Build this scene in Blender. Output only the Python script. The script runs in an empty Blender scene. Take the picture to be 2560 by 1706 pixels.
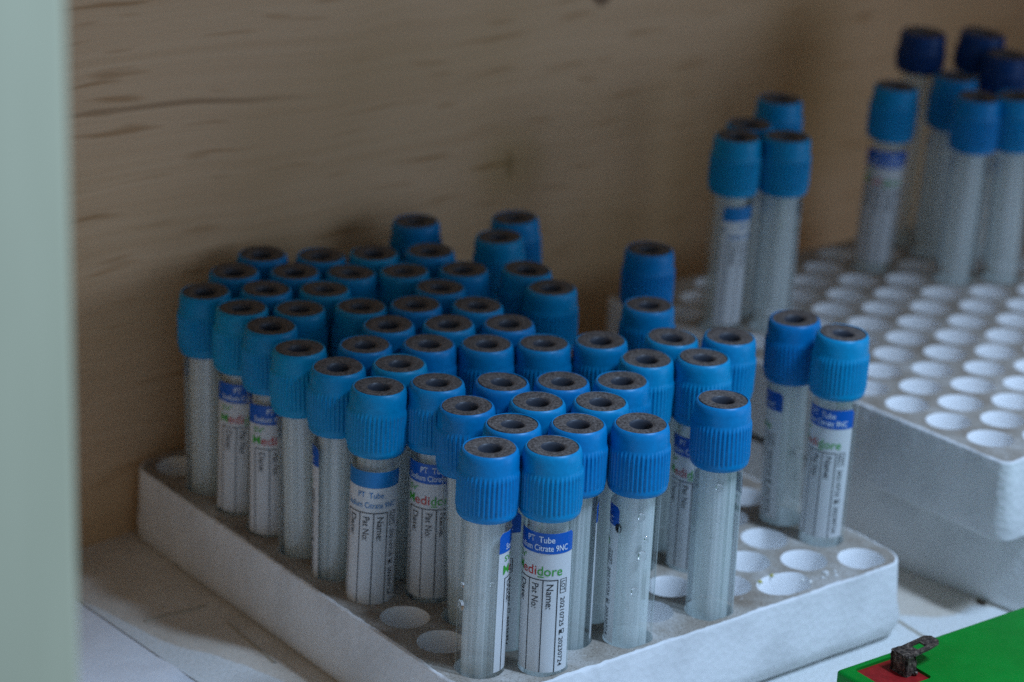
import bpy, bmesh, math, random
from mathutils import Vector, Matrix, Quaternion
from mathutils.geometry import delaunay_2d_cdt

random.seed(7)
S = bpy.context.scene
C = S.collection
D = 0.0172                      # one hole pitch of the foam racks, in metres
ZS = 1.42                       # height of the front rack's top above the shelf, in pitches


def P(x, y, z):
    """lattice units (z = 0 at the front rack's top) -> metres (z = 0 on the shelf)"""
    return Vector((x * D, y * D, (z + ZS) * D))


# ------------------------------------------------------------------ camera
cam = bpy.data.cameras.new('camera')
cam_o = bpy.data.objects.new('camera', cam)
C.objects.link(cam_o)
RIGHT = Vector((0.79284, -0.60812, 0.03999)).normalized()
FWD = Vector((0.57767, 0.72900, -0.36722)).normalized()
UP = RIGHT.cross(FWD)
M = Matrix((RIGHT, UP, -FWD)).transposed().to_4x4()
CAM = P(-23.2956, -29.8714, 20.4366)
M.translation = CAM
cam_o.matrix_world = M
cam.sensor_width = 36.0
cam.lens = 96.38
cam.clip_start, cam.clip_end = 0.02, 50.0
cam.dof.use_dof = True
cam.dof.focus_distance = 42.3 * D
cam.dof.aperture_fstop = 9.2
S.camera = cam_o

# ------------------------------------------------------------------ world, lamps, exposure
W = bpy.data.worlds.new('World')
S.world = W
W.use_nodes = True
bg = W.node_tree.nodes['Background']
bg.inputs[0].default_value = (0.50, 0.70, 1.0, 1)
bg.inputs[1].default_value = 0.30


def area(name, loc, target, size, power, col, size_y=None):
    L = bpy.data.lights.new(name, 'AREA')
    L.energy = power
    L.color = col
    L.shape = 'RECTANGLE'
    L.size = size
    L.size_y = size_y or size
    o = bpy.data.objects.new(name, L)
    o.location = loc
    o.rotation_euler = (target - loc).to_track_quat('-Z', 'Y').to_euler()
    C.objects.link(o)
    return o


area('window_light', P(14, -25.4, 50), P(5, 2, 0), 0.05, 8.6, (0.50, 0.70, 1.0), 0.24)
area('room_window', P(36, -38, 10), P(8, 6, 1), 0.55, 1.6, (0.53, 0.72, 1.0), 0.45)

S.view_settings.view_transform = 'Standard'
S.view_settings.look = 'None'
S.view_settings.exposure = 0.0
S.view_settings.gamma = 1.0
S.render.engine = 'CYCLES'
S.cycles.use_denoising = False
S.cycles.use_adaptive_sampling = False
S.cycles.transparent_max_bounces = 40
S.cycles.max_bounces = 10
S.cycles.diffuse_bounces = 5
S.cycles.caustics_reflective = False
S.cycles.caustics_refractive = False


# ------------------------------------------------------------------ materials
def mat(name):
    m = bpy.data.materials.new(name)
    m.use_nodes = True
    nt = m.node_tree
    nt.nodes.clear()
    out = nt.nodes.new('ShaderNodeOutputMaterial')
    return m, nt, out


def N(nt, kind, **kw):
    n = nt.nodes.new(kind)
    for k, v in kw.items():
        if k.startswith('i_'):
            key = k[2:]
            key = int(key) if key.isdigit() else key.replace('_', ' ')
            n.inputs[key].default_value = v
        else:
            setattr(n, k, v)
    return n


def lk(nt, a, b):
    nt.links.new(a, b)


def ramp(nt, fac, stops, mode='LINEAR'):
    r = nt.nodes.new('ShaderNodeValToRGB')
    r.color_ramp.interpolation = mode
    el = r.color_ramp.elements
    while len(el) < len(stops):
        el.new(0.5)
    for e, (p, c) in zip(el, stops):
        e.position = p
        e.color = (*c, 1) if len(c) == 3 else c
    lk(nt, fac, r.inputs[0])
    return r.outputs[0]


def mixc(nt, fac, a, b, blend='MIX'):
    m = nt.nodes.new('ShaderNodeMix')
    m.data_type = 'RGBA'
    m.blend_type = blend
    for s, v in ((0, fac), (6, a), (7, b)):
        if hasattr(v, 'is_linked'):
            lk(nt, v, m.inputs[s])
        else:
            m.inputs[s].default_value = v if s == 0 else (*v, 1)
    return m.outputs[2]


def coords(nt, scale=(1, 1, 1), kind='Object', loc=(0, 0, 0), rot=(0, 0, 0)):
    tc = nt.nodes.new('ShaderNodeTexCoord')
    mp = nt.nodes.new('ShaderNodeMapping')
    mp.inputs['Scale'].default_value = scale
    mp.inputs['Location'].default_value = loc
    mp.inputs['Rotation'].default_value = rot
    lk(nt, tc.outputs[kind], mp.inputs[0])
    return mp.outputs[0]


def noise(nt, vec, scale, detail=3, rough=0.55, dist=0.0):
    n = N(nt, 'ShaderNodeTexNoise', i_Scale=scale, i_Detail=detail, i_Roughness=rough, i_Distortion=dist)
    lk(nt, vec, n.inputs['Vector'])
    return n.outputs[0]


def math_(nt, op, a, b=None, clamp=False):
    n = nt.nodes.new('ShaderNodeMath')
    n.operation = op
    n.use_clamp = clamp
    for i, v in enumerate((a, b)):
        if v is None:
            continue
        if hasattr(v, 'is_linked'):
            lk(nt, v, n.inputs[i])
        else:
            n.inputs[i].default_value = v
    return n.outputs[0]


def principled(nt, out, base, rough=0.5, spec=0.5, bump=None, bump_s=0.2, bump_d=0.0002):
    b = nt.nodes.new('ShaderNodeBsdfPrincipled')
    if hasattr(base, 'is_linked'):
        lk(nt, base, b.inputs['Base Color'])
    else:
        b.inputs['Base Color'].default_value = (*base, 1)
    if hasattr(rough, 'is_linked'):
        lk(nt, rough, b.inputs['Roughness'])
    else:
        b.inputs['Roughness'].default_value = rough
    b.inputs['Specular IOR Level'].default_value = spec
    if bump is not None:
        bp = N(nt, 'ShaderNodeBump', i_Strength=bump_s, i_Distance=bump_d)
        lk(nt, bump, bp.inputs['Height'])
        lk(nt, bp.outputs[0], b.inputs['Normal'])
    lk(nt, b.outputs[0], out.inputs[0])
    return b


def plain(name, col, rough=0.5, spec=0.4):
    m, nt, out = mat(name)
    principled(nt, out, col, rough, spec)
    return m


def cap_mat(name, c1, c2):
    m, nt, out = mat(name)
    oi = nt.nodes.new('ShaderNodeObjectInfo')
    v = coords(nt)
    n = noise(nt, v, 700, 2)
    base = mixc(nt, oi.outputs['Random'], c1, c2)
    base = mixc(nt, 0.22, base, ramp(nt, n, [(0.3, (0.2, 0.3, 0.4)), (0.7, (0.9, 0.95, 1))]), 'MULTIPLY')
    principled(nt, out, base, 0.38, 0.28, n, 0.06, 0.0002)
    return m


M_CAP = cap_mat('blue_plastic', (0.0, 0.215, 0.54), (0.0, 0.31, 0.57))
M_NAVY = cap_mat('navy_plastic', (0.0, 0.035, 0.15), (0.0, 0.045, 0.18))

m, nt, out = mat('grey_rubber')
v = coords(nt)
n1 = noise(nt, v, 1500, 4, 0.7)
n2 = noise(nt, v, 260, 2)
base = ramp(nt, n1, [(0.30, (0.020, 0.016, 0.014)), (0.52, (0.125, 0.105, 0.096)), (0.78, (0.26, 0.235, 0.225))])
base = mixc(nt, 0.5, base, ramp(nt, n2, [(0.3, (0.6, 0.55, 0.5)), (0.7, (1, 1, 1))]), 'MULTIPLY')
principled(nt, out, base, 0.8, 0.25, n1, 0.5, 0.0003)
M_RUB = m
M_WELL = plain('rubber_well', (0.045, 0.052, 0.07), 0.4, 0.5)

# clear outer wall: thin clear plastic, seen through, mirror-like at grazing angles
m, nt, out = mat('clear_plastic')
lw = N(nt, 'ShaderNodeLayerWeight', i_Blend=0.5)
tr = N(nt, 'ShaderNodeBsdfTransparent')
lk(nt, mixc(nt, lw.outputs['Facing'], (1.0, 1.0, 1.0), (0.93, 0.97, 0.97)), tr.inputs[0])
gl = N(nt, 'ShaderNodeBsdfGlossy', i_Roughness=0.09)
fr = math_(nt, 'ADD', math_(nt, 'MULTIPLY', math_(nt, 'POWER', lw.outputs['Facing'], 4.0), 0.55), 0.03, True)
mx = nt.nodes.new('ShaderNodeMixShader')
lk(nt, fr, mx.inputs[0])
lk(nt, tr.outputs[0], mx.inputs[1])
lk(nt, gl.outputs[0], mx.inputs[2])
ed = N(nt, 'ShaderNodeBsdfDiffuse')
ed.inputs[0].default_value = (0.80, 0.88, 0.87, 1)
mx2 = nt.nodes.new('ShaderNodeMixShader')
lk(nt, math_(nt, 'MULTIPLY', math_(nt, 'POWER', lw.outputs['Facing'], 9.0), 0.7, True), mx2.inputs[0])
lk(nt, mx.outputs[0], mx2.inputs[1])
lk(nt, ed.outputs[0], mx2.inputs[2])
lk(nt, mx2.outputs[0], out.inputs[0])
M_CLEAR = m

# milky inner tube with fine vertical ribs
m, nt, out = mat('frosted_plastic')
v = coords(nt, (900, 900, 6))
st = noise(nt, v, 1.0, 3, 0.6)
v2 = coords(nt, (260, 260, 25))
bl = noise(nt, v2, 1.0, 2, 0.5)
col = ramp(nt, st, [(0.3, (0.85, 0.93, 0.90)), (0.62, (0.97, 1.0, 0.98))])
di = N(nt, 'ShaderNodeBsdfDiffuse')
tl = N(nt, 'ShaderNodeBsdfTranslucent')
lk(nt, col, di.inputs[0])
lk(nt, col, tl.inputs[0])
gl = N(nt, 'ShaderNodeBsdfGlossy', i_Roughness=0.22)
tr = N(nt, 'ShaderNodeBsdfTransparent')
tr.inputs[0].default_value = (0.98, 0.997, 0.997, 1)
a = nt.nodes.new('ShaderNodeMixShader')
a.inputs[0].default_value = 0.12
lk(nt, di.outputs[0], a.inputs[1])
lk(nt, tl.outputs[0], a.inputs[2])
b = nt.nodes.new('ShaderNodeMixShader')
b.inputs[0].default_value = 0.06
lk(nt, a.outputs[0], b.inputs[1])
lk(nt, gl.outputs[0], b.inputs[2])
c = nt.nodes.new('ShaderNodeMixShader')
st2 = ramp(nt, st, [(0.38, (0, 0, 0)), (0.68, (1, 1, 1))])
f = math_(nt, 'ADD', math_(nt, 'MULTIPLY', st2, 0.36), math_(nt, 'MULTIPLY', bl, 0.12))
f = math_(nt, 'ADD', f, 0.29, True)
lk(nt, f, c.inputs[0])
lk(nt, tr.outputs[0], c.inputs[1])
lk(nt, b.outputs[0], c.inputs[2])
lk(nt, c.outputs[0], out.inputs[0])
M_FROST = m


def paper_mat(name, col):
    m, nt, out = mat(name)
    di = N(nt, 'ShaderNodeBsdfPrincipled', i_Roughness=0.42)
    di.inputs['Base Color'].default_value = (*col, 1)
    di.inputs['Specular IOR Level'].default_value = 0.35
    tl = N(nt, 'ShaderNodeBsdfTranslucent')
    tl.inputs[0].default_value = (*col, 1)
    x = nt.nodes.new('ShaderNodeMixShader')
    x.inputs[0].default_value = 0.30
    lk(nt, di.outputs[0], x.inputs[1])
    lk(nt, tl.outputs[0], x.inputs[2])
    lk(nt, x.outputs[0], out.inputs[0])
    return m


M_PAPER = paper_mat('label_paper', (0.84, 0.845, 0.855))
M_BAND = plain('label_blue', (0.0, 0.10, 0.46), 0.4)
M_BAND2 = plain('label_light_blue', (0.003, 0.18, 0.46), 0.4)
M_WHITE = plain('print_white', (0.72, 0.80, 0.88), 0.5)
M_GREEN = plain('print_green', (0.04, 0.33, 0.03), 0.5)
M_RED = plain('print_red', (0.48, 0.03, 0.025), 0.5)
M_BLACK = plain('print_black', (0.022, 0.022, 0.026), 0.5)
M_CYAN = plain('print_blue', (0.005, 0.17, 0.42), 0.5)

# polystyrene
m, nt, out = mat('white_foam')
v = coords(nt)
vo = N(nt, 'ShaderNodeTexVoronoi', i_Scale=430.0)
lk(nt, v, vo.inputs['Vector'])
n = noise(nt, v, 60, 4)
n3 = noise(nt, v, 2200, 2)
base = ramp(nt, n, [(0.25, (0.66, 0.66, 0.66)), (0.6, (0.80, 0.80, 0.80))])
h = math_(nt, 'ADD', vo.outputs[0], math_(nt, 'MULTIPLY', n3, 0.4))
principled(nt, out, base, 0.7, 0.25, h, 0.30, 0.0007)
M_FOAM = m

M_CLEAN = plain('clean_foam', (0.93, 0.93, 0.93), 0.7, 0.25)

# the racks' upper faces: grey-brown grime and grit on the foam
m, nt, out = mat('grimy_foam')
v = coords(nt)
n1 = noise(nt, v, 55, 5, 0.6)
n2 = noise(nt, v, 1300, 3, 0.7)
n3 = noise(nt, v, 420, 3, 0.6)
base = ramp(nt, n1, [(0.32, (0.27, 0.215, 0.165)), (0.52, (0.40, 0.36, 0.31)), (0.72, (0.58, 0.56, 0.53))])
base = mixc(nt, 0.75, base, ramp(nt, n2, [(0.30, (0.35, 0.31, 0.27)), (0.50, (1, 1, 1)), (0.72, (1.0, 1.0, 1.0))]), 'MULTIPLY')
base = mixc(nt, ramp(nt, n3, [(0.62, (0, 0, 0)), (0.75, (0.6, 0.6, 0.6))]), base, (0.70, 0.68, 0.65))
principled(nt, out, base, 0.8, 0.2, n2, 0.6, 0.0005)
M_GRIME = m

# plywood back wall
m, nt, out = mat('plywood')
vd = coords(nt, (1 / D, 1, 1 / D))
n0 = noise(nt, coords(nt, (9, 1, 12)), 1.0, 2)
warp = nt.nodes.new('ShaderNodeVectorMath')
warp.operation = 'ADD'
cz = nt.nodes.new('ShaderNodeCombineXYZ')
sx_ = nt.nodes.new('ShaderNodeSeparateXYZ')
lk(nt, vd, sx_.inputs[0])
shear = math_(nt, 'MULTIPLY', sx_.outputs[0], 0.055)
lk(nt, math_(nt, 'ADD', shear, math_(nt, 'MULTIPLY', math_(nt, 'SUBTRACT', n0, 0.5), 1.0)), cz.inputs[2])
lk(nt, vd, warp.inputs[0])
lk(nt, cz.outputs[0], warp.inputs[1])


def dist2(cx, czz, sx, sz):
    mp = nt.nodes.new('ShaderNodeMapping')
    mp.inputs['Location'].default_value = (-cx / sx, 0, -czz / sz)
    mp.inputs['Scale'].default_value = (1 / sx, 0, 1 / sz)
    lk(nt, warp.outputs[0], mp.inputs[0])
    ln = nt.nodes.new('ShaderNodeVectorMath')
    ln.operation = 'LENGTH'
    lk(nt, mp.outputs[0], ln.inputs[0])
    return ln.outputs['Value']


mp = nt.nodes.new('ShaderNodeMapping')
mp.inputs['Scale'].default_value = (0.10, 1, 7.0)
mp.inputs['Rotation'].default_value = (0, 0, 0)
lk(nt, warp.outputs[0], mp.inputs[0])
g = noise(nt, mp.outputs[0], 1.0, 4, 0.6, 0.4)
mp2 = nt.nodes.new('ShaderNodeMapping')
mp2.inputs['Scale'].default_value = (0.55, 1, 6.0)
mp2.inputs['Rotation'].default_value = (0, 0, 0)
lk(nt, warp.outputs[0], mp2.inputs[0])
pore = noise(nt, mp2.outputs[0], 1.0, 1.0, 0.4, 0.0)
big = noise(nt, coords(nt, (1 / D * 0.13, 1, 1 / D * 0.2)), 1.0, 2)
base = ramp(nt, g, [(0.25, (0.64, 0.405, 0.225)), (0.75, (0.76, 0.51, 0.305))])
base = mixc(nt, ramp(nt, pore, [(0.61, (0, 0, 0)), (0.75, (0.62, 0.62, 0.62))]), base, (0.36, 0.17, 0.055))
base = mixc(nt, ramp(nt, big, [(0.45, (0, 0, 0)), (0.70, (0.5, 0.5, 0.5))]), base, (0.50, 0.31, 0.13))
k1 = dist2(10.95, 7.65, 0.42, 0.50)
base = mixc(nt, ramp(nt, k1, [(0.75, (0.9, 0.9, 0.9)), (1.15, (0, 0, 0))]), base, (0.14, 0.065, 0.03))
k2 = dist2(8.6, 4.2, 0.16, 0.40)
base = mixc(nt, ramp(nt, k2, [(0.5, (0.6, 0.6, 0.6)), (1.3, (0, 0, 0))]), base, (0.24, 0.14, 0.06))
k3 = dist2(8.6, 4.2, 1.2, 1.0)
base = mixc(nt, ramp(nt, k3, [(0.3, (0.4, 0.4, 0.4)), (1.0, (0, 0, 0))]), base, (0.52, 0.34, 0.13))
k5 = dist2(17.6, 5.0, 2.0, 4.2)
base = mixc(nt, ramp(nt, k5, [(0.1, (0.55, 0.55, 0.55)), (1.0, (0, 0, 0))]), base, (0.45, 0.265, 0.105))
k4 = dist2(0.4, 6.42, 3.6, 0.075)
base = mixc(nt, ramp(nt, k4, [(0.30, (0.6, 0.6, 0.6)), (1.0, (0, 0, 0))]), base, (0.27, 0.14, 0.06))
principled(nt, out, base, 0.62, 0.3, pore, 0.15, 0.0004)
M_PLY = m

# shelf: white painted board, brownish cast shadow painted into the colour behind a curved edge
m, nt, out = mat('shade_tinted_board')
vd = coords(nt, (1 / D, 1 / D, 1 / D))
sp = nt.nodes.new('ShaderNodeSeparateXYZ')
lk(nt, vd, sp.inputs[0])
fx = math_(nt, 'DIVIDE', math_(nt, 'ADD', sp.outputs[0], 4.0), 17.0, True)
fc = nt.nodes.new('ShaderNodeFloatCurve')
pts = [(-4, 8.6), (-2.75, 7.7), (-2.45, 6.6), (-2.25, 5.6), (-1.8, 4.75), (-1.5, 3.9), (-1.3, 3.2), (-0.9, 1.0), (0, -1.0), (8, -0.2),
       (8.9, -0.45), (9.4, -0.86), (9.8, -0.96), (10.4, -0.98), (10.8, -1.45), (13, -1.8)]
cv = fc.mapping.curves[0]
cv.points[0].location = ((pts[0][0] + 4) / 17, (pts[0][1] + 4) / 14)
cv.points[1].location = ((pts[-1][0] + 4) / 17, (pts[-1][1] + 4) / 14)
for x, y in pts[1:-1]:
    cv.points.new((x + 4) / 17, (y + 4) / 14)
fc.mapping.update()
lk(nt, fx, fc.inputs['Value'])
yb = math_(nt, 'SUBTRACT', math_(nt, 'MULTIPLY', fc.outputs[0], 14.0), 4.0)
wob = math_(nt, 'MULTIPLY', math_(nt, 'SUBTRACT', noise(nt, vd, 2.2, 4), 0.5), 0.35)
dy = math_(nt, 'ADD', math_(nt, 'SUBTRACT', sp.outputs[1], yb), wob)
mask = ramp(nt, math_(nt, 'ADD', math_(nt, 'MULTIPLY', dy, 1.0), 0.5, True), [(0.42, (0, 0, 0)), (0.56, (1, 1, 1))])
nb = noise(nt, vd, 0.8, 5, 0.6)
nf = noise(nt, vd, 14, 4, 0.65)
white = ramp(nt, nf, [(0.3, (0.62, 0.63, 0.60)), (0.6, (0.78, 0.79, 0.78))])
shade_tone = ramp(nt, nb, [(0.3, (0.60, 0.53, 0.44)), (0.7, (0.74, 0.68, 0.60))])  # tone of the shadowed area behind the racks' front, put into the colour
shade_tone = mixc(nt, 0.35, shade_tone, ramp(nt, nf, [(0.3, (0.5, 0.45, 0.4)), (0.6, (1, 1, 1))]), 'MULTIPLY')
base = mixc(nt, mask, white, shade_tone)
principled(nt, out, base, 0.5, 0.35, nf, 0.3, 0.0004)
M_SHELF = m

m, nt, out = mat('crinkled_paper')
v = coords(nt)
n = noise(nt, v, 700, 5, 0.7)
n2 = noise(nt, v, 120, 3)
base = ramp(nt, n2, [(0.3, (0.80, 0.81, 0.84)), (0.7, (0.87, 0.88, 0.91))])
principled(nt, out, base, 0.75, 0.2, n, 0.45, 0.0007)
M_LINER = m

m, nt, out = mat('pale_green_paint')
v = coords(nt)
n = noise(nt, coords(nt, (60, 60, 8)), 1.0, 3)
base = ramp(nt, n, [(0.3, (0.535, 0.52, 0.345)), (0.7, (0.60, 0.58, 0.39))])
principled(nt, out, base, 0.5, 0.35, n, 0.1, 0.0005)
M_POST = m

m, nt, out = mat('green_plastic')
v = coords(nt)
n = noise(nt, v, 90, 4)
n2 = noise(nt, v, 1500, 2)
base = ramp(nt, n, [(0.3, (0.0, 0.19, 0.016)), (0.7, (0.0, 0.25, 0.024))])
principled(nt, out, base, 0.45, 0.2, n2, 0.12, 0.0002)
M_GRN = m
m, nt, out = mat('red_plastic')
n = noise(nt, coords(nt), 500, 4)
base = ramp(nt, n, [(0.3, (0.22, 0.007, 0.007)), (0.7, (0.36, 0.014, 0.014))])
principled(nt, out, base, 0.55, 0.35, n, 0.2, 0.0003)
M_REDP = m
m, nt, out = mat('corroded_metal')
n = noise(nt, coords(nt), 900, 5, 0.7)
base = ramp(nt, n, [(0.30, (0.016, 0.012, 0.010)), (0.50, (0.085, 0.062, 0.048)), (0.68, (0.34, 0.26, 0.20))])
b_ = principled(nt, out, base, ramp(nt, n, [(0.3, (0.8,) * 3), (0.7, (0.35,) * 3)]), 0.5, n, 0.8, 0.0006)
b_.inputs['Metallic'].default_value = 0.45
M_RUST = m
M_CRUMB = plain('brown_crumb', (0.05, 0.03, 0.015), 0.8)
M_CHIP = plain('foam_chip', (0.72, 0.72, 0.70), 0.7)
M_YEL = plain('yellow_stain', (0.55, 0.50, 0.12), 0.7)
m, nt, out = mat('water_drop')
g_ = N(nt, 'ShaderNodeBsdfGlass', i_Roughness=0.02, i_IOR=1.33)
lk(nt, g_.outputs[0], out.inputs[0])
M_DROP = m


# ------------------------------------------------------------------ mesh helpers
def mk(name, verts, faces, mats, smooth=True, midx=None, sharp=None):
    me = bpy.data.meshes.new(name)
    me.from_pydata([tuple(v) for v in verts], [], faces)
    for mm in (mats if isinstance(mats, (list, tuple)) else [mats]):
        me.materials.append(mm)
    if smooth:
        me.polygons.foreach_set('use_smooth', [True] * len(me.polygons))
    if midx:
        me.polygons.foreach_set('material_index', midx)
    me.update()
    if sharp is not None:
        me.set_sharp_from_angle(angle=sharp)
    return me


def ob(name, me, parent=None, **props):
    o = bpy.data.objects.new(name, me)
    C.objects.link(o)
    if parent is not None:
        o.parent = parent
    for k, v in props.items():
        o[k] = v
    return o


def lathe(prof, seg=40, rfun=None, close_top=False, close_bot=False):
    """prof: list of (r, z) going up the OUTSIDE (or any path); returns verts, faces"""
    vs, fs = [], []
    for i, (r, z) in enumerate(prof):
        for k in range(seg):
            a = 2 * math.pi * k / seg
            rr = r if rfun is None else rfun(i, k, r)
            vs.append((rr * math.cos(a), rr * math.sin(a), z))
    for i in range(len(prof) - 1):
        for k in range(seg):
            k2 = (k + 1) % seg
            fs.append((i * seg + k, i * seg + k2, (i + 1) * seg + k2, (i + 1) * seg + k))
    if close_bot:
        fs.append(tuple(range(seg))[::-1])
    if close_top:
        o_ = (len(prof) - 1) * seg
        fs.append(tuple(o_ + k for k in range(seg)))
    return vs, fs


def scl(vs, s=D):
    return [(x * s, y * s, z * s) for x, y, z in vs]


def box_bm(bm, x0, x1, y0, y1, z0, z1, bev=0.0, seg=2):
    r = bmesh.ops.create_cube(bm, size=1.0)
    for v in r['verts']:
        v.co = Vector(((x0 + x1) / 2 + v.co.x * (x1 - x0), (y0 + y1) / 2 + v.co.y * (y1 - y0), (z0 + z1) / 2 + v.co.z * (z1 - z0)))
    if bev:
        es = list({e for v in r['verts'] for e in v.link_edges})
        bmesh.ops.bevel(bm, geom=es, offset=bev, segments=seg, affect='EDGES', profile=0.5)


def bm_mesh(name, bm, m, smooth=False):
    me = bpy.data.meshes.new(name)
    bm.to_mesh(me)
    bm.free()
    me.materials.append(m)
    if smooth:
        me.polygons.foreach_set('use_smooth', [True] * len(me.polygons))
        me.set_sharp_from_angle(angle=math.radians(40))
    return me


# ------------------------------------------------------------------ setting
WALLK = 0.105


def wall_y(x):
    return 9.74 + WALLK * x


bm = bmesh.new()
box_bm(bm, 0, 52 * D, 0, 1.0 * D, -0.02, 16 * D)
ob('back_wall', bm_mesh('back_wall', bm, M_PLY), None, kind='structure')
o = bpy.data.objects['back_wall']
# its local x / z are measured from lattice x = 0, z = 0
for v in o.data.vertices:
    v.co.x -= 14 * D
    v.co.z -= ZS * D
o.location = P(0, wall_y(0), 0)
o.rotation_euler = (0, 0, math.atan(WALLK))

# the rest of the cupboard: side panels and the shelf above (out of the frame, they shade the back)
for nm, b in (('cabinet_side', (-12.2, -11.2, -5.6, 8.3, 0, 17.0)), ('cabinet_side', (26.2, 27.2, -5.6, 12.2, 0, 17.0)), ('upper_shelf', (-11.1, 26.1, -4.3, 8.3, 16.6, 17.7))):
    bm = bmesh.new()
    box_bm(bm, b[0] * D, b[1] * D, b[2] * D, b[3] * D, b[4] * D, b[5] * D, 0.03 * D, 1)
    ob(nm, bm_mesh(nm, bm, M_PLY), None, kind='structure')

# shelf board with two sheet seams
verts, faces = [], []
bm = bmesh.new()
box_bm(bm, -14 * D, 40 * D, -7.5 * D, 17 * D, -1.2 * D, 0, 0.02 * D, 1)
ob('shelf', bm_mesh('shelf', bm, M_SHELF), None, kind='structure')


def sheet(name, outline, z, thick, m, amp, label, cat, seed):
    """thin lining sheet: grid-filled outline with slight buckling and a real edge"""
    rnd = random.Random(seed)
    n = len(outline)
    co = [Vector(p) for p in outline]
    xs = [p[0] for p in outline]
    ys = [p[1] for p in outline]
    inner = []
    step = 0.32
    from mathutils.geometry import intersect_point_tri_2d

    def inside(p):
        c_ = False
        j = n - 1
        for i in range(n):
            a_, b_ = outline[i], outline[j]
            if (a_[1] > p[1]) != (b_[1] > p[1]) and p[0] < (b_[0] - a_[0]) * (p[1] - a_[1]) / (b_[1] - a_[1]) + a_[0]:
                c_ = not c_
            j = i
        return c_
    x = min(xs)
    while x < max(xs):
        y = min(ys)
        while y < max(ys):
            q = (x + rnd.uniform(-.1, .1), y + rnd.uniform(-.1, .1))
            if inside(q) and min((Vector(q) - c_).length for c_ in co) > 0.2:
                inner.append(Vector(q))
            y += step
        x += step
    pts_ = co + inner
    vs, es, fs, *_ = delaunay_2d_cdt(pts_, [(i, (i + 1) % n) for i in range(n)], [], 1, 1e-5)
    top = [(v.x * D, v.y * D, (z + thick + (amp * rnd.random() if i >= n else 0)) * D) for i, v in enumerate(vs)]
    k = len(top)
    bot = [(vs[i].x * D, vs[i].y * D, z * D) for i in range(n)]
    fs = [tuple(f) if (vs[f[1]] - vs[f[0]]).cross(vs[f[2]] - vs[f[0]]) > 0 else tuple(f)[::-1] for f in fs]
    fs += [(i, k + i, k + (i + 1) % n, (i + 1) % n) for i in range(n)]
    o = ob(name, mk(name, top + bot, fs, m, True, sharp=math.radians(50)))
    if label:
        o['label'] = label
        o['category'] = cat
    return o


sheet('paper_liner', [(-13.5, -7.3), (-8, -7.3), (-2.2, -7.3), (-2.25, -4), (-2.4, 0), (-2.52, 3), (-2.62, 4.3), (-2.69, 5.3), (-2.72, 5.9), (-2.78, 7.1),
                      (-2.82, 7.9), (-3.3, 8.05), (-5, 8.0), (-9, 7.9), (-13.5, 7.8)], 0.0, 0.035, M_LINER, 0.05,
      'white crinkled paper sheet lying on the shelf beside the pale green post', 'paper sheet', 3)


# old grease lines and a lifted edge strip on the board
def strip(name, pts_, w, h, m):
    """low raised ridge along a polyline, on the shelf"""
    vs, fs = [], []
    for i, p in enumerate(pts_):
        a = Vector(pts_[max(0, i - 1)])
        b = Vector(pts_[min(len(pts_) - 1, i + 1)])
        t = (b - a).normalized()
        nn = Vector((-t.y, t.x))
        for s, z in ((-1, 0.0), (-0.3, h), (0.3, h), (1, 0.0)):
            q = Vector(p) + nn * w * s
            vs.append((q.x * D, q.y * D, z * D))
    for i in range(len(pts_) - 1):
        for k in range(3):
            fs.append((i * 4 + k, (i + 1) * 4 + k, (i + 1) * 4 + k + 1, i * 4 + k + 1))
    return mk(name, vs, fs, m)


M_CREASE = plain('grimy_crease', (0.42, 0.37, 0.29), 0.6)
sh = bpy.data.objects['shelf']
for pl in ([(-2.19, 6.49), (-1.75, 6.5), (-1.4, 6.44), (-1.03, 6.43)], [(-1.03, 5.67), (-1.08, 5.1), (-1.1, 4.6), (-1.15, 4.04)],
           [(8.9, 0.6), (8.78, -0.2), (8.74, -0.8), (8.70, -1.3), (8.62, -2.2)]):
    ob('crease', strip('crease', pl, 0.035, 0.03, M_CREASE), sh)
M_GAP = plain('dark_gap', (0.10, 0.07, 0.045), 0.8)
ob('seam', strip('seam', [(-2.36, 0), (-2.49, 3), (-2.59, 4.3), (-2.66, 5.3), (-2.69, 5.9), (-2.75, 7.1), (-2.79, 7.9)], 0.035, 0.006, M_GAP), sh)

# pale green post of the cabinet front
bm = bmesh.new()
px, py = -10.40, -6.30
box_bm(bm, -4.2, 0, 0, 2.0, 0, 26, 0.12, 3)
me = bm_mesh('cabinet_post', bm, M_POST, True)
me.transform(Matrix.Scale(D, 4))
o = ob('cabinet_post', me, None, label='pale green painted upright post at the left front of the cabinet', category='post')
o.location = P(px, py, -ZS)
o.location.z = 0.0
o.rotation_euler = (0, 0, math.radians(4))


# ------------------------------------------------------------------ foam racks
NX, NR = 10, 10


def hole_xy(c, r):
    return c * math.sqrt(3) / 2, r - (0.5 if c % 2 else 0.0)


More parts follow.
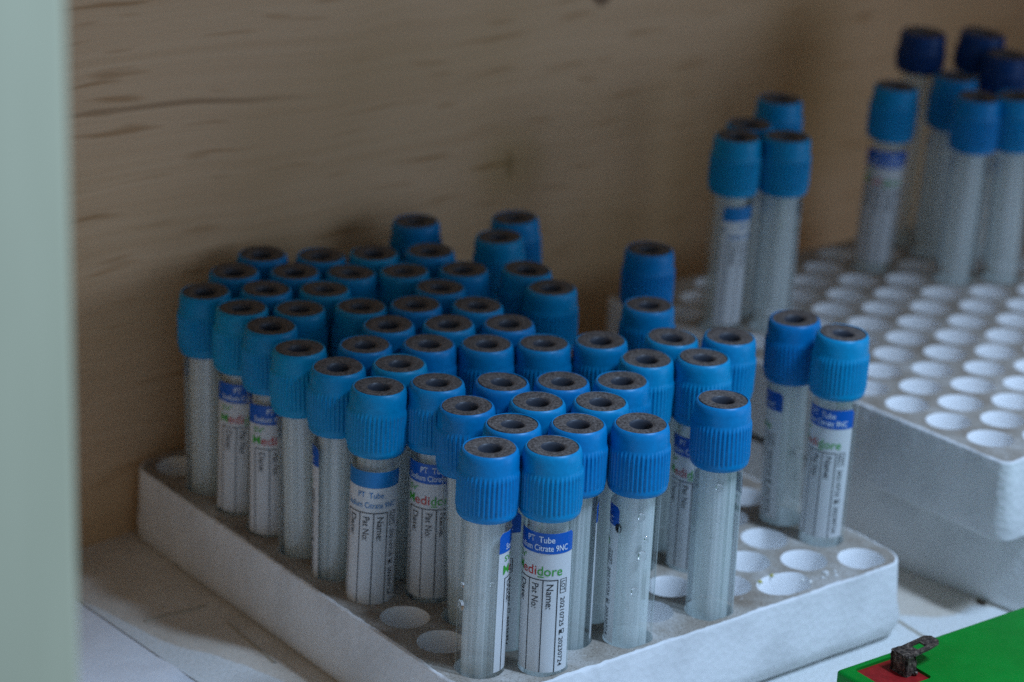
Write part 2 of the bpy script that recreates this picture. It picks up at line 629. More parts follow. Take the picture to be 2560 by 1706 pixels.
def rack_mesh(name, holes, thick, seed, chipped=True, x0=-0.68, x1=8.50, y0=-0.98, y1=9.62, foot=0.42, rad=0.50):
    rnd = random.Random(seed)
    # outline, counter-clockwise, rounded corners
    out_ = []
    for cx, cy, a0 in ((x1 - rad, y0 + rad, -90), (x1 - rad, y1 - rad, 0), (x0 + rad, y1 - rad, 90), (x0 + rad, y0 + rad, 180)):
        for k in range(9):
            a = math.radians(a0 + 90 * k / 8)
            out_.append((cx + rad * math.cos(a), cy + rad * math.sin(a), math.cos(a), math.sin(a)))
    # refine straight runs
    ring = []
    for i, p in enumerate(out_):
        q = out_[(i + 1) % len(out_)]
        L_ = math.hypot(q[0] - p[0], q[1] - p[1])
        k = max(1, int(L_ / 0.07))
        for j in range(k):
            t = j / k
            nx, ny = p[2] + (q[2] - p[2]) * t, p[3] + (q[3] - p[3]) * t
            l_ = math.hypot(nx, ny)
            ring.append((p[0] + (q[0] - p[0]) * t, p[1] + (q[1] - p[1]) * t, nx / l_, ny / l_))
    n = len(ring)
    wob = [0.0] * n
    v_ = 0.0
    for i in range(n):
        v_ = v_ * 0.6 + rnd.uniform(-1, 1) * 0.4
        wob[i] = v_
    # (outset, z): grimy top edge, clean worn bevel, side with a little draft, rounded foot
    levels = [(-0.055, 0.0), (-0.028, -0.004), (-0.008, -0.022), (0.0, -0.06), (0.06, -0.55 * thick), (0.13, -thick + foot), (0.12, -thick + foot * 0.6),
              (0.02, -thick + foot * 0.2), (-0.16, -thick)]
    verts, faces, mi = [], [], []
    for li, (o_, z) in enumerate(levels):
        for i, (x, y, nx, ny) in enumerate(ring):
            front = max(0.0, -ny)
            side = o_ if li < 4 else (o_ * (0.35 + 0.65 * front))
            w = wob[i] * (0.040 if li == 0 else 0.03 if li == 1 else 0.018 if li == 2 else 0.008)
            zz = z + (wob[(i * 3) % n] * 0.008 if li in (1, 2) else 0)
            # crumbled near-left corner
            if chipped and li < 4:
                dc = math.hypot(x - x0, y - y0)
                if dc < 1.3:
                    w -= (1.3 - dc) * 0.05 * (1 + wob[(i * 7) % n])
                    zz -= (1.3 - dc) * 0.07 * (1 + 0.8 * wob[(i * 5) % n]) if li else 0
            verts.append((x + nx * (side + w), y + ny * (side + w), zz))
    for li in range(len(levels) - 1):
        for i in range(n):
            j = (i + 1) % n
            faces.append((li * n + i, (li + 1) * n + i, (li + 1) * n + j, li * n + j))
            mi.append(0)
    faces.append(tuple((len(levels) - 1) * n + i for i in range(n))[::-1])
    mi.append(0)
    # top sheet with holes
    SEG = 28
    pts_ = [Vector(verts[i][:2]) for i in range(n)]
    edges = [(i, (i + 1) % n) for i in range(n)]
    loops = []
    if holes:
        for c in range(NX):
            for r in range(NR):
                hx, hy = hole_xy(c, r)
                e1, e2, ph = rnd.uniform(-.012, .012), rnd.uniform(-.012, .012), rnd.uniform(0, 6.28)
                lp = []
                for k in range(SEG):
                    a = 2 * math.pi * k / SEG
                    rr = 0.402 + e1 + e2 * math.cos(2 * a + ph) + rnd.uniform(-.004, .004)
                    if chipped and (c, r) == (7, 0):          # the broken well near the front edge
                        rr += 0.16 * max(0, math.cos(a - math.radians(175))) ** 3 + 0.10 * max(0, math.cos(a - math.radians(20))) ** 6
                        rr += rnd.uniform(-.012, .012)
                    x, y = hx + rr * math.cos(a), hy + rr * math.sin(a)
                    y = min(max(y, y0 + 0.145 + 0.006 * math.sin(k * 2.3)), y1 - 0.145)
                    lp.append((x, y))
                loops.append((hx, hy, lp))
    for hx, hy, lp in loops:
        b0 = len(pts_)
        pts_ += [Vector(p) for p in lp]
        edges += [(b0 + k, b0 + (k + 1) % SEG) for k in range(SEG)]
    vs, es, fs, ov, *_ = delaunay_2d_cdt(pts_, edges, [], 1, 1e-6)
    base = len(verts)
    assert len(vs) == len(pts_), (len(vs), len(pts_))
    idx = list(range(n)) + [base + i for i in range(len(vs) - n)]
    for v in vs[n:]:
        verts.append((v.x, v.y, 0.0))
    inhole = {}
    for hi, (hx, hy, lp) in enumerate(loops):
        for k in range(SEG):
            inhole[n + hi * SEG + k] = hi
    for f in fs:
        hs = {inhole.get(i, -1 - (i < n)) for i in f}
        if len(hs) == 1 and list(hs)[0] >= 0:
            continue
        a, b, c = (vs[i] for i in f)
        f = tuple(f) if (b - a).cross(c - a) > 0 else tuple(f)[::-1]
        faces.append(tuple(idx[i] for i in f))
        mi.append(1)
    # wells
    for hi, (hx, hy, lp) in enumerate(loops):
        prev = [idx[n + hi * SEG + k] for k in range(SEG)]
        for s, z in ((0.975, -0.03), (0.95, -0.45), (0.93, -1.0), (0.80, -1.08)):
            b0 = len(verts)
            for x, y in lp:
                xx, yy = hx + (x - hx) * s, hy + (y - hy) * s
                if z < -0.4:
                    l_ = math.hypot(xx - hx, yy - hy)
                    if l_ > 0.395:
                        xx, yy = hx + (xx - hx) * 0.395 / l_, hy + (yy - hy) * 0.395 / l_
                verts.append((xx, yy, z))
            cur = [b0 + k for k in range(SEG)]
            for k in range(SEG):
                k2 = (k + 1) % SEG
                faces.append((prev[k], prev[k2], cur[k2], cur[k]))
                mi.append(2)
            prev = cur
        faces.append(tuple(prev))
        mi.append(2)
    return mk(name, scl(verts), faces, [M_FOAM, M_GRIME, M_CLEAN], True, mi, math.radians(35))


TH = ZS
rack = ob('foam_rack', rack_mesh('foam_rack', True, TH, 11), None,
          label='front white foam rack crowded with blue-capped tubes, grimy on top', category='tube rack')
rack.location = P(0, 0, 0)
Q2 = (0.01744376, 10.63044, -0.61435, 1.62451, -0.03156913, 0.01197562)
M2 = (Matrix.Rotation(math.hypot(Q2[4], Q2[5]), 3, Vector((Q2[4], Q2[5], 0)).normalized()) @ Matrix.Rotation(Q2[0], 3, 'Z'))
rack2 = ob('foam_rack', rack_mesh('foam_rack_rear', True, 1.47, 23, False, foot=0.10, rad=0.22), None,
           label='rear white foam rack with mostly empty wells, stacked on another rack', category='tube rack')
rack2.location = P(*Q2[1:4])
rack2.rotation_euler = M2.to_euler()
rack3 = ob('foam_rack', rack_mesh('foam_rack_lower', False, 1.50, 31, False), None,
           label='white foam rack lying underneath the rear rack, at the right', category='tube rack')
rack3.location = P(11.45, -1.9, 0.085)
rack3.rotation_euler = (Q2[4] * 0.9, 0.004, 0.16)

# grime spots of the broken well and crumbs
for (x, y, r) in ((5.74, -0.20, 0.035), (6.06, -0.135, 0.03)):
    vs, fs = lathe([(r, -0.02), (r * 0.9, 0.012), (r * 0.3, 0.02)], 10, lambda i, k, rr: rr * (1 + .4 * math.sin(k * 1.9)), True, True)
    o = ob('yellow_stain', mk('yellow_stain', scl(vs), fs, M_YEL), rack)
    o.location = Vector((x * D, y * D, 0.004 * D))
bm = bmesh.new()
rnd = random.Random(5)
for k in range(26):
    t = rnd.random()
    q = Vector((rnd.uniform(6.25, 7.1), -0.62 + rnd.uniform(-.12, .12), 0.01)) if k < 14 else Vector((rnd.uniform(-.4, .6), -0.72 + rnd.uniform(-.1, .1), -0.03))
    r = bmesh.ops.create_icosphere(bm, subdivisions=1, radius=rnd.uniform(.015, .045))
    for v in r['verts']:
        v.co = q + Vector((v.co.x, v.co.y, v.co.z * .7)) * rnd.uniform(.8, 1.2)
me = bm_mesh('foam_crumbs', bm, M_CHIP)
me.transform(Matrix.Scale(D, 4))
ob('foam_crumbs', me, rack, kind='stuff')


# ------------------------------------------------------------------ tube parts (shared meshes, local z = 0 at the tube's lower end)
INS = 0.80                     # depth pushed into the rack
H = 3.7286                     # cap top above the rack
RT = 0.383                     # tube radius
CAP_H = 1.09


def cap_mesh(name, m, h, ribs=42, r=0.478):
    seg = ribs * 4
    prof = [(0.40, 0.0), (r - 0.035, 0.0), (r - 0.008, 0.035), (r, 0.075), (r, 0.10), (r, 0.125), (r - .003, 0.15),
            (r - .003, h - 0.42), (r - .006, h - 0.35), (r - .014, h - 0.32), (r - 0.016, h - 0.29), (r - 0.022, h - 0.13), (r - 0.035, h - 0.05), (r - 0.055, h - 0.012), (r - 0.072, h), (0.395, h - 0.004), (0.392, h - 0.06)]
    amp = {6: 0.016, 7: 0.016, 8: 0.010}

    def rf(i, k, rr):
        return rr + (amp.get(i, 0) * (1 if k % 4 in (0, 1) else -0.4))
    vs, fs = lathe(prof, seg, rf)
    return mk(name, scl(vs), fs, m, True, None, math.radians(38))


ME_CAP = cap_mesh('cap', M_CAP, CAP_H)
ME_NAVY = cap_mesh('cap_navy', M_NAVY, 0.82, 40, 0.50)


def stopper_mesh():
    prof = [(0.394, -0.10), (0.393, 0.0), (0.385, 0.012), (0.30, 0.014), (0.215, 0.008), (0.185, -0.01), (0.168, -0.05), (0.158, -0.12), (0.145, -0.60), (0.02, -0.62)]
    vs, fs = lathe(prof, 36)
    seg = 36
    mi = [0 if (i // seg) < 5 else 1 for i in range(len(fs))]
    fs.append(tuple(len(vs) - seg + k for k in range(seg)))
    mi.append(1)
    return mk('stopper', scl(vs), fs, [M_RUB, M_WELL], True, mi, math.radians(45))


ME_STOP = stopper_mesh()
L_TUBE = H + INS - 0.55        # the plastic ends inside the cap


def outer_mesh(lt):
    prof = [(0.05, 0.0), (0.24, 0.01), (0.32, 0.05), (RT - .012, 0.16), (RT, 0.35), (RT + .004, lt * .6), (RT + .008, lt)]
    vs, fs = lathe(prof, 40, None, False, True)
    return mk('tube_wall', scl(vs), fs, M_CLEAR, True)


def inner_mesh(lt):
    r = 0.292
    prof = [(0.02, 0.34)] + [(r * math.sin(a), 0.34 + r * (1 - math.cos(a))) for a in [math.radians(x) for x in (15, 30, 45, 60, 75, 90)]] + [(r + .004, 2.0), (r + .01, lt)]
    vs, fs = lathe(prof, 36, None, False, True)
    return mk('inner_tube', scl(vs), fs, M_FROST, True)


ME_OUT, ME_IN = outer_mesh(L_TUBE), inner_mesh(L_TUBE)
ME_OUT_T, ME_IN_T = outer_mesh(L_TUBE + 0.75), inner_mesh(L_TUBE + 0.75)

# ---- label: curved sheet and its print
RL = RT + 0.010
LTOP = H + INS - CAP_H - 0.20
LH = 2.38
HALF = 0.575                   # half arc length


def wrap(s, v, dr=0.0):
    a = s / RL
    return ((RL + dr) * math.cos(a), (RL + dr) * math.sin(a), LTOP - v)


def patch(s0, s1, v0, v1, dr, corner=0.0):
    k = max(1, int(abs(s1 - s0) / 0.05))
    vs, fs = [], []
    for i in range(k + 1):
        s = s0 + (s1 - s0) * i / k
        c_ = 0.0
        if corner:
            e = min(s - s0, s1 - s)
            if e < corner:
                c_ = corner - math.sqrt(max(0, corner ** 2 - (corner - e) ** 2))
        vs += [wrap(s, v0 + c_, dr), wrap(s, v1, dr)]
    for i in range(k):
        fs.append((i * 2, i * 2 + 1, i * 2 + 3, i * 2 + 2))
    return vs, fs


def join(parts):
    V, F = [], []
    for vs, fs in parts:
        b = len(V)
        V += vs
        F += [tuple(i + b for i in f) for f in fs]
    return V, F


_tc = {}


def text2d(s, off=0.006):
    if s in _tc:
        return _tc[s]
    cu = bpy.data.curves.new('txt', 'FONT')
    cu.body = s
    cu.resolution_u = 3
    cu.offset = off
    to = bpy.data.objects.new('txt', cu)
    me = bpy.data.meshes.new_from_object(to)
    vs = [(v.co.x, v.co.y) for v in me.vertices]
    fs = [tuple(p.vertices) for p in me.polygons]
    bpy.data.objects.remove(to)
    bpy.data.meshes.remove(me)
    bpy.data.curves.remove(cu)
    _tc[s] = (vs, fs)
    return _tc[s]


def text(s, cs, v, w, h, dr, rot=False, bold=0.0, cap=0.73):
    """s centred on arc position cs with its baseline at v (or, turned clockwise, starting at v); w = run length, h = capital height"""
    vs, fs = text2d(s)
    x0 = min(p[0] for p in vs)
    x1 = max(p[0] for p in vs)
    out_ = []
    for x, y in vs:
        u = (x - x0) / (x1 - x0) * w
        t = y / cap * h
        if rot:
            out_.append(wrap(cs - h / 2 + t, v + u, dr))
        else:
            out_.append(wrap(cs - w / 2 + u, v - t, dr))
    return out_, fs


def line(s0, s1, v0, v1, dr):
    return patch(s0, s1, v0, v1, dr)


def label_meshes(kind):
    res = {}
    res['label'] = mk('label_' + kind, scl(patch(-HALF, HALF, 0, LH, 0.0, 0.06)[0]), patch(-HALF, HALF, 0, LH, 0.0)[1], M_PAPER, True)
    e = 0.005
    e2 = 0.010
    ms = {}
    if kind == 'dark':
        ms['label_band'] = (M_BAND, [patch(-HALF, HALF, 0, 0.345, e, 0.06)])
        ms['white_lettering'] = (M_WHITE, [text('PT  Tube', 0.0, 0.155, 0.44, 0.105, e2), text('Sodium Citrate 9NC', 0.0, 0.295, 0.88, 0.105, e2)])
        lw_ = 0.80 / 8.4
        x = -0.455
        ms['red_lettering'] = (M_RED, [text('edi', -0.185, 0.715, 0.265, 0.165, e)])
        ms['green_lettering'] = (M_GREEN, [text('M', -0.405, 0.715, 0.15, 0.165, e), text('dore', 0.165, 0.715, 0.40, 0.165, e), line(-0.03, 0.07, 0.735, 0.752, e), text("SV'", -0.36, 0.50, 0.20, 0.10, e)])
        vt = 0.80
    else:
        ms['label_band'] = (M_BAND2, [patch(-HALF, HALF, 0, 0.28, e, 0.06)])
        ms['blue_lettering'] = (M_CYAN, [text('PT  Tube', 0.0, 0.455, 0.43, 0.105, e), text('Sodium Citrate 9NC', 0.0, 0.63, 0.88, 0.105, e)])
        vt = 0.73
    L = []
    lw_ = 0.008
    for s in (-0.43, -0.17, 0.063, 0.296):
        L.append(line(s - lw_, s + lw_, vt, LH - 0.0, e))
    L.append(line(-0.43 - lw_, 0.296 + lw_, vt - 2 * lw_, vt, e))
    if kind == 'light':
        L.append(line(-0.43, 0.296, LH - 0.012, LH, e))
        L.append(line(-0.56, -0.515, 0.42, 0.47, e))
    for s, t, w in ((-0.30, 'Date:', 0.37), (-0.055, 'Pat No:', 0.42), (0.178, 'Name:', 0.42)):
        L.append(text(t, s, vt + 0.06, w, 0.115, e, True))
    v = vt - 0.01
    L.append(text('LOT', 0.40, v + 0.03, 0.17, 0.07, e, True))
    L += [line(0.34, 0.352, v, v + .23, e), line(0.45, 0.462, v, v + .23, e), line(0.34, 0.462, v - .008, v, e), line(0.34, 0.462, v + .23, v + .238, e)]
    L.append(text('20210725', 0.40, v + 0.31, 0.50, 0.085, e, True))
    # hourglass mark: one filled half, one open half
    hv = v + 0.87
    L += [patch(0.355, 0.40, hv, hv + 0.06, e), line(0.405, 0.414, hv, hv + .06, e), line(0.445, 0.454, hv, hv + .06, e), line(0.405, 0.454, hv - .008, hv, e),
          line(0.405, 0.454, hv + .06, hv + .068, e), line(0.355, 0.37, hv + .06, hv + .085, e), line(0.395, 0.405, hv + .02, hv + .04, e)]
    L.append(text('20230724', 0.40, v + 1.0, min(0.50, LH - v - 1.02), 0.085, e, True))
    ms['black_lettering'] = (M_BLACK, L)
    for k, (m_, parts) in ms.items():
        V, F = join(parts)
        res[k] = mk(k + '_' + kind, scl(V), F, m_, True)
    return res


LAB = {'dark': label_meshes('dark'), 'light': label_meshes('light')}


def droplet_mesh(seed):
    rnd_ = random.Random(seed)
    bm = bmesh.new()
    bmesh.ops.create_icosphere(bm, subdivisions=2, radius=1.0)
    for v in bm.verts:
        v.co = Vector((v.co.x * 0.45, v.co.y * rnd_.uniform(.95, 1.05), v.co.z * 1.3))
    return bm_mesh('droplet', bm, M_DROP, True)


ME_DROP = droplet_mesh(1)


def make_tube(base_local, axis, face, kind, frame, label, group, cap='blue', drops=()):
    """base_local: hole mouth (lattice units of the rack frame); axis: unit vector; face: turn of the label from the viewer, degrees, + to the right"""
    t = bpy.data.objects.new('sample_tube', None)
    C.objects.link(t)
    t.empty_display_size = 0.01
    tall = cap != 'blue'
    axis = axis.normalized()
    mouth = base_local
    loc = mouth - axis * INS * D
    toc = CAM - loc
    az = math.atan2(toc.y, toc.x) + math.radians(face)
    q = Vector((0, 0, 1)).rotation_difference(axis) @ Quaternion((0, 0, 1), az)
    t.location = loc
    t.rotation_mode = 'QUATERNION'
    t.rotation_quaternion = q
    t['label'] = label
    t['category'] = 'sample tube'
    t['group'] = group
    up = 0.0
    ob('tube_wall', ME_OUT_T if tall else ME_OUT, t)
    ob('inner_tube', ME_IN_T if tall else ME_IN, t)
    cz_ = H + INS - CAP_H + (0.0)
    c_ = ob('cap', ME_NAVY if tall else ME_CAP, t)
    c_.location = (0, 0, (H + INS - (0.82 if tall else CAP_H) + (frame if tall else 0)) * D)
    s_ = ob('stopper', ME_STOP, t)
    s_.location = (0, 0, (H + INS - 0.012 + (frame if tall else 0)) * D)
    s_.rotation_euler = (random.uniform(-.05, .05), random.uniform(-.05, .05), 0)
    if kind:
        ms = LAB[kind]
        lb = ob('label', ms['label'], t)
        lb.location = (0, 0, random.uniform(-.05, .03) * D)
        lb.rotation_euler = (0, 0, random.uniform(-.06, .06))
        for k, me in ms.items():
            if k != 'label':
                ob(k, me, lb)
    for (ang, z, r) in drops:
        a = math.radians(ang - face)
        d = ob('droplet', ME_DROP, t)
        d.location = ((RT + 0.004) * D * math.cos(a), (RT + 0.004) * D * math.sin(a), (INS + z) * D)
        d.rotation_euler = (0, 0, a)
        d.scale = (r * D * 1.5, r * D * 1.5, r * D * 1.5)
    return t


RT_H = Vector((0.79347, -0.60860, 0))

T1 = [(0, 0, 0.031, 0.019), (0, 3, 0.075, -0.041), (0, 4, -0.014, -0.056), (0, 5, -0.089, -0.068), (0, 6, -0.012, -0.017), (0, 7, 0.044, -0.006),
      (0, 8, -0.054, -0.042), (1, 0, -0.007, 0.021), (1, 1, -0.011, 0.026), (1, 2, -0.12, -0.037), (1, 3, 0.005, 0.013), (1, 4, -0.016, -0.01),
      (1, 5, -0.004, -0.02), (1, 7, 0.023, -0.036), (1, 8, -0.003, -0.001), (1, 9, -0.021, -0.0), (2, 0, 0.014, 0.011), (2, 1, 0.0, 0.02), (2, 2, 0.05, 0.01),
      (2, 4, 0.053, -0.012), (2, 5, -0.043, -0.012), (2, 6, 0.068, -0.002), (2, 7, 0.006, -0.01), (2, 8, 0.041, -0.006), (2, 9, 0.008, 0.009),
      (3, 0, 0.003, -0.006), (3, 1, 0.008, 0.006), (3, 2, 0.024, 0.003), (3, 4, 0.016, -0.026), (3, 5, -0.026, -0.008), (3, 6, 0.006, 0.021), (3, 8, 0.037, -0.025),
      (3, 9, 0.058, -0.019), (4, 1, -0.005, -0.001), (4, 3, -0.028, -0.029), (4, 4, -0.004, -0.01), (4, 5, 0.071, -0.001), (4, 6, 0.019, 0.007), (4, 7, -0.028, -0.006),
      (4, 8, 0.009, 0.015), (5, 0, -0.023, 0.012), (5, 2, 0.051, 0.02), (5, 3, -0.069, 0.004), (5, 7, 0.032, 0.015), (5, 8, 0.018, 0.054), (6, 1, 0.005, 0.032),
      (6, 2, 0.132, 0.057), (6, 5, -0.021, -0.025), (6, 6, 0.163, 0.013), (6, 9, -0.067, 0.01), (7, 2, 0.118, 0.058), (7, 4, 0.054, -0.026), (7, 8, -0.117, 0.002),
      (8, 8, -0.215, 0.069), (9, 1, 0.066, 0.098), (9, 2, -0.061, 0.024), (9, 6, 0.029, 0.06)]
# how far each label is turned from the viewer (degrees, + to the viewer's right)
FACE = {(0, 0): 121, (1, 0): -16, (2, 0): 150, (3, 0): -122, (5, 0): 178, (9, 1): -30, (9, 2): -100, (0, 3): -8, (1, 3): -2, (0, 7): 17, (0, 6): 24, (0, 4): -128,
        (0, 5): 178, (0, 8): 175, (6, 1): -15, (1, 1): -52, (1, 2): 150, (5, 2): -40}
LIGHT = {(0, 3), (1, 4)}
SPECIAL = {(0, 0): 'blue-capped tube at the nearest corner of the front rack, white label strip on its right',
           (1, 0): 'blue-capped tube in the foreground with dore lettering and LOT dates, label facing us',
           (3, 0): 'blue-capped tube with droplets and a sliver of blue label at its left edge',
           (5, 0): 'milky tube showing no label beside empty wells at the front rack front edge',
           (9, 1): 'rightmost tube of the front rack, label with LOT and dates facing us',
           (9, 2): 'milky tube just left of the rightmost tube of the front rack',
           (0, 3): 'tube with plain lighter blue label band, blue PT Tube print, left side of front rack',
           (0, 8): 'leftmost tube of the front rack, next to the empty corner well',
           (1, 3): 'tube labelled PT Tube standing right of the light-banded tube',
           (9, 6): 'lone tube at the far right of the front rack, before the rear rack'}
ORD = ['first', 'second', 'third', 'fourth', 'fifth', 'sixth', 'seventh', 'eighth', 'ninth', 'tenth']
cnt = {}
rnd = random.Random(99)
DROPS = {(3, 0): [(22, 1.62, 0.05), (15, 2.3, 0.04), (10, 1.0, 0.045), (-40, 2.05, 0.045), (30, 1.9, 0.03), (-5, 0.7, 0.02)],
         (0, 0): [(-58, 1.15, 0.05), (20, 1.6, 0.025), (-55, 1.5, 0.03)], (5, 0): [(5, 2.35, 0.04), (-10, 1.4, 0.02), (8, 1.75, 0.018), (-20, 0.4, 0.02)], (9, 2): [(38, 1.35, 0.05), (48, 0.9, 0.04)]}
for (c, r, a, b) in T1:
    n_ = cnt.get(c, 0)
    cnt[c] = n_ + 1
    hx, hy = hole_xy(c, r)
    lab = SPECIAL.get((c, r), 'blue-capped tube in the front rack, %s column from left, %s tube from the front' % (ORD[c], ORD[n_]))
    make_tube(P(hx, hy, 0) + Vector((0, 0, b * D)), Vector((0, 0, H)) + RT_H * a, FACE.get((c, r), rnd.choice((rnd.uniform(-60, 60), rnd.uniform(100, 260)))),
              'light' if (c, r) in LIGHT else 'dark', 0, lab, 'blue capped tubes in the front rack', 'blue', DROPS.get((c, r), ()))

T2 = [(0, 7, 0.1, 0.135, 62, 'light', 'tube with narrow white label strip and light blue band, left end of rear rack'),
      (1, 7, 0.06, 0.123, 180, 'dark', 'milky tube right beside the tube with the narrow label strip, rear rack'),
      (1, 8, 0.037, 0.124, 190, 'dark', 'blue-capped tube mostly hidden behind the left pair in the rear rack'),
      (3, 9, 0.049, 0.156, 170, 'dark', 'highest blue-capped tube of the left cluster in the rear rack'),
      (6, 8, 0.178, 0.186, 2, 'dark', 'blue-capped tube standing alone mid rear rack, label band just below its cap'),
      (8, 8, 0.189, 0.153, 170, 'dark', 'blue-capped tube below the dark navy caps, behind the front right tube'),
      (7, 7, 0.133, 0.165, 180, 'dark', 'milky blue-capped tube in front of the navy-capped tubes, rear rack'),
      (8, 6, -0.055, 0.174, 175, 'dark', 'blue-capped tube cut by the right edge of the photo, rear rack')]
T2N = [(8, 9, 0.194, 0.889, 'leftmost of the three tubes with dark navy caps, top right'),
       (9, 9, 0.475, 0.895, 'middle one of the three tubes with dark navy caps, top right'),
       (9, 8, 0.24, 0.616, 'rightmost of the three tubes with dark navy caps, top right')]


def rack2_pt(c, r):
    hx, hy = hole_xy(c, r)
    p = M2 @ Vector((hx, hy, 0)) + Vector(Q2[1:4])
    return P(*p)


for (c, r, a, b, f, k, lab) in T2:
    make_tube(rack2_pt(c, r) + Vector((0, 0, b * D)), Vector((0, 0, H)) + RT_H * a, f, k, 0, lab, 'blue capped tubes in the rear rack')
for (c, r, a, b, lab) in T2N:
    make_tube(rack2_pt(c, r), Vector((0, 0, H + b)) + RT_H * a, 180, None, b, lab, 'navy capped tubes in the rear rack', 'navy')

# ------------------------------------------------------------------ the green battery at the lower right
bt = bpy.data.objects.new('battery', None)
C.objects.link(bt)
bt.location = P(4.38, -3.42, -ZS)
bt.location.z = 0.0
bt.rotation_euler = (0, 0, math.radians(-1.5))
bt['label'] = 'green box battery with a red terminal square and corroded tab'
bt['category'] = 'battery'
ZT = ZS + 0.2
# case with a square recess in its top: top frame made of four bars round the recess
RX0, RX1, RY0, RY1 = 0.25, 1.13, -0.98, -0.14
verts = [(0, 0), (9.0, 0), (9.0, -6.0), (0, -6.0)]
bm = bmesh.new()
box_bm(bm, 0, 9.0, -6.0, 0, 0, ZT, 0.06, 3)
me = bm_mesh('case', bm, M_GRN, True)
# cut the recess: remove the top face and rebuild it with an opening
bm = bmesh.new()
bm.from_mesh(me)
top = max(bm.faces, key=lambda f: (f.calc_center_median().z, f.calc_area()))
ring = [v for v in top.verts]
bm.faces.remove(top)
rc = [(RX0, RY0), (RX1, RY0), (RX1, RY1), (RX0, RY1)]
rim = []
for cx, cy, a0 in ((RX1 - .07, RY0 + .07, -90), (RX1 - .07, RY1 - .07, 0), (RX0 + .07, RY1 - .07, 90), (RX0 + .07, RY0 + .07, 180)):
    for k in range(5):
        a = math.radians(a0 + k * 22.5)
        rim.append((cx + .07 * math.cos(a), cy + .07 * math.sin(a)))
pts_ = [Vector((v.co.x, v.co.y)) for v in ring] + [Vector(p) for p in rim]
nr = len(ring)
vs, es, fs, *_ = delaunay_2d_cdt(pts_, [(i, (i + 1) % nr) for i in range(nr)] + [(nr + i, nr + (i + 1) % len(rim)) for i in range(len(rim))], [], 1, 1e-6)
bv = ring + [bm.verts.new((p[0], p[1], ZT)) for p in rim]
for f in fs:
    if all(i >= nr for i in f):
        continue
    a, b, c = (vs[i] for i in f)
    f = list(f) if (b - a).cross(c - a) > 0 else list(f)[::-1]
    try:
        bm.faces.new([bv[i] for i in f])
    except ValueError:
        pass
low = [bm.verts.new((p[0], p[1], ZT - 0.07)) for p in rim]
for i in range(len(rim)):
    j = (i + 1) % len(rim)
    bm.faces.new([bv[nr + i], bv[nr + j], low[j], low[i]])
bm.to_mesh(me)
bm.free()
me.transform(Matrix.Scale(D, 4))
ob('case', me, bt)
vs, fs = [(x, y, ZT - 0.05) for x, y in rim], [tuple(range(len(rim)))]
ob('red_terminal_plate', mk('red_terminal_plate', scl(vs), fs, M_REDP, False), bt)
# tab: upright foot, bent flat blade with a square hole
tab = []
th = 0.035


def prism(bm_, poly, z0, z1):
    a = [bm_.verts.new((x, y, z0)) for x, y in poly]
    b = [bm_.verts.new((x, y, z1)) for x, y in poly]
    n_ = len(poly)
    for i in range(n_):
        bm_.faces.new((a[i], a[(i + 1) % n_], b[(i + 1) % n_], b[i]))
    return a, b


bx, by = 0.86, -0.36          # upright's left / far corner
w = 0.34
bm = bmesh.new()
z1 = ZT + 0.25
prism_pts = [(bx - .02, by - w), (bx + 0.46, by - w), (bx + 0.66, by - w + .03), (bx + 0.72, by - w + .10), (bx + 0.72, by - 0.08), (bx + 0.64, by), (bx - .02, by)]
hole = [(bx + 0.27, by - w + .10), (bx + 0.46, by - w + .10), (bx + 0.46, by - w + .25), (bx + 0.27, by - w + .25)]
pp = [Vector(p) for p in prism_pts + hole]
k = len(prism_pts)
vs, es, fs, *_ = delaunay_2d_cdt(pp, [(i, (i + 1) % k) for i in range(k)] + [(k + i, k + (i + 1) % 4) for i in range(4)], [], 1, 1e-6)
tv = [bm.verts.new((v.x, v.y, z1 + th + 0.10 * (v.x - bx))) for v in vs]
lv = [bm.verts.new((v.x, v.y, z1 + 0.10 * (v.x - bx))) for v in vs]
for f in fs:
    if all(i >= k for i in f):
        continue
    a, b, c = (vs[i] for i in f)
    f = list(f) if (b - a).cross(c - a) > 0 else list(f)[::-1]
    bm.faces.new([tv[i] for i in f])
    bm.faces.new([lv[i] for i in f][::-1])
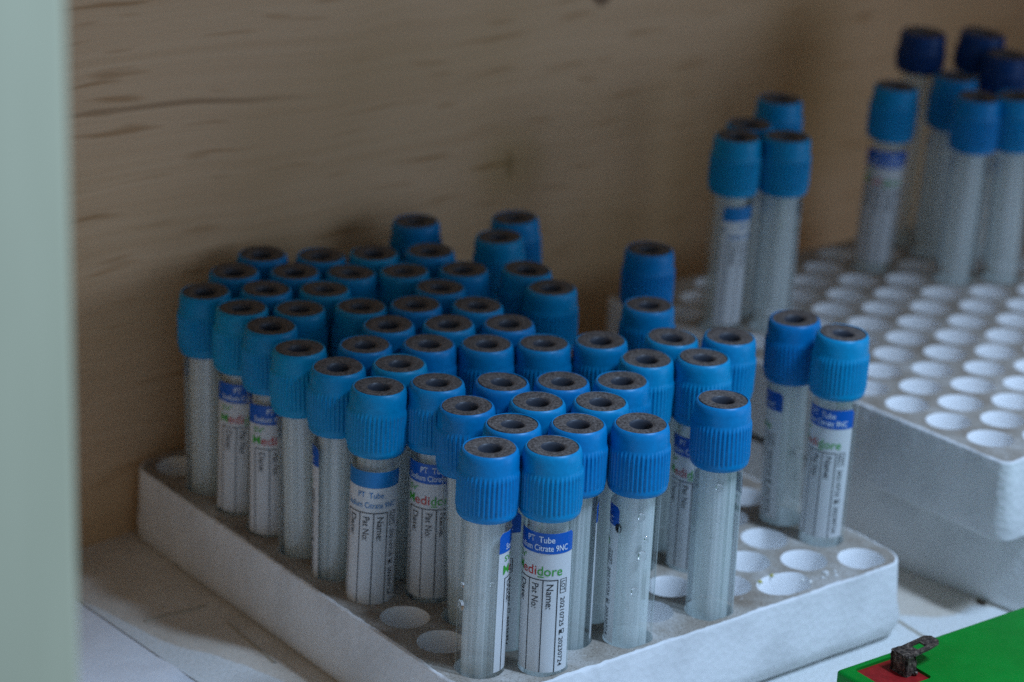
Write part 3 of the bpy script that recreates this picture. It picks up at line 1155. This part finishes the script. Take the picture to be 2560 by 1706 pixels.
for loop in (list(range(k)), list(range(k, k + 4))):
    for i in range(len(loop)):
        a, b = loop[i], loop[(i + 1) % len(loop)]
        bm.faces.new((tv[a], lv[a], lv[b], tv[b]))
bmesh.ops.recalc_face_normals(bm, faces=bm.faces)
me = bm_mesh('terminal_tab', bm, M_RUST)
me.transform(Matrix.Scale(D, 4))
tabo = ob('terminal_tab', me, bt)
# upright with crusted sides
bm = bmesh.new()
box_bm(bm, bx - 0.06, bx + 0.10, by - w - .01, by + .005, ZT - 0.06, z1 + th + .02, 0.02, 2)
bmesh.ops.subdivide_edges(bm, edges=bm.edges[:], cuts=3, use_grid_fill=True)
rnd = random.Random(4)
for v in bm.verts:
    lowk = 1 - (v.co.z - ZT) / 0.4
    v.co += Vector((rnd.uniform(-.02, .02) + 0.10 * max(0, lowk) * (1 if v.co.x > bx else .2), rnd.uniform(-.02, .02), rnd.uniform(-.012, .012)))
me = bm_mesh('terminal_post', bm, M_RUST, True)
me.transform(Matrix.Scale(D, 4))
ob('terminal_post', me, bt)
bm = bmesh.new()
for kk in range(18):
    r = bmesh.ops.create_icosphere(bm, subdivisions=1, radius=rnd.uniform(.015, .05))
    q = Vector((bx + .06 + rnd.gauss(0, .05), by - w / 2 + rnd.gauss(0, .12), ZT - .045 + abs(rnd.gauss(0, .03))))
    for v in r['verts']:
        v.co = q + v.co * rnd.uniform(.7, 1.2)
me = bm_mesh('corrosion_crust', bm, M_RUST)
me.transform(Matrix.Scale(D, 4))
ob('corrosion_crust', me, bt, kind='stuff')

# loose crumbs on the shelf
for (x, y, s, lab) in ((10.5, -0.93, 0.075, 'small dark crumb on the shelf before the rear rack stack'),):
    bm = bmesh.new()
    bmesh.ops.create_icosphere(bm, subdivisions=2, radius=1.0)
    rr = random.Random(int(x * 10))
    for v in bm.verts:
        v.co = Vector((v.co.x * s * .8, v.co.y * s * 1.5, max(v.co.z, -0.4) * s * .5)) * rr.uniform(.85, 1.15)
    me = bm_mesh('crumb', bm, M_CRUMB, True)
    me.transform(Matrix.Scale(D, 4))
    o = ob('crumb', me, None, label=lab, category='crumb')
    o.location = P(x, y, -ZS) + Vector((0, 0, s * 0.2 * D))
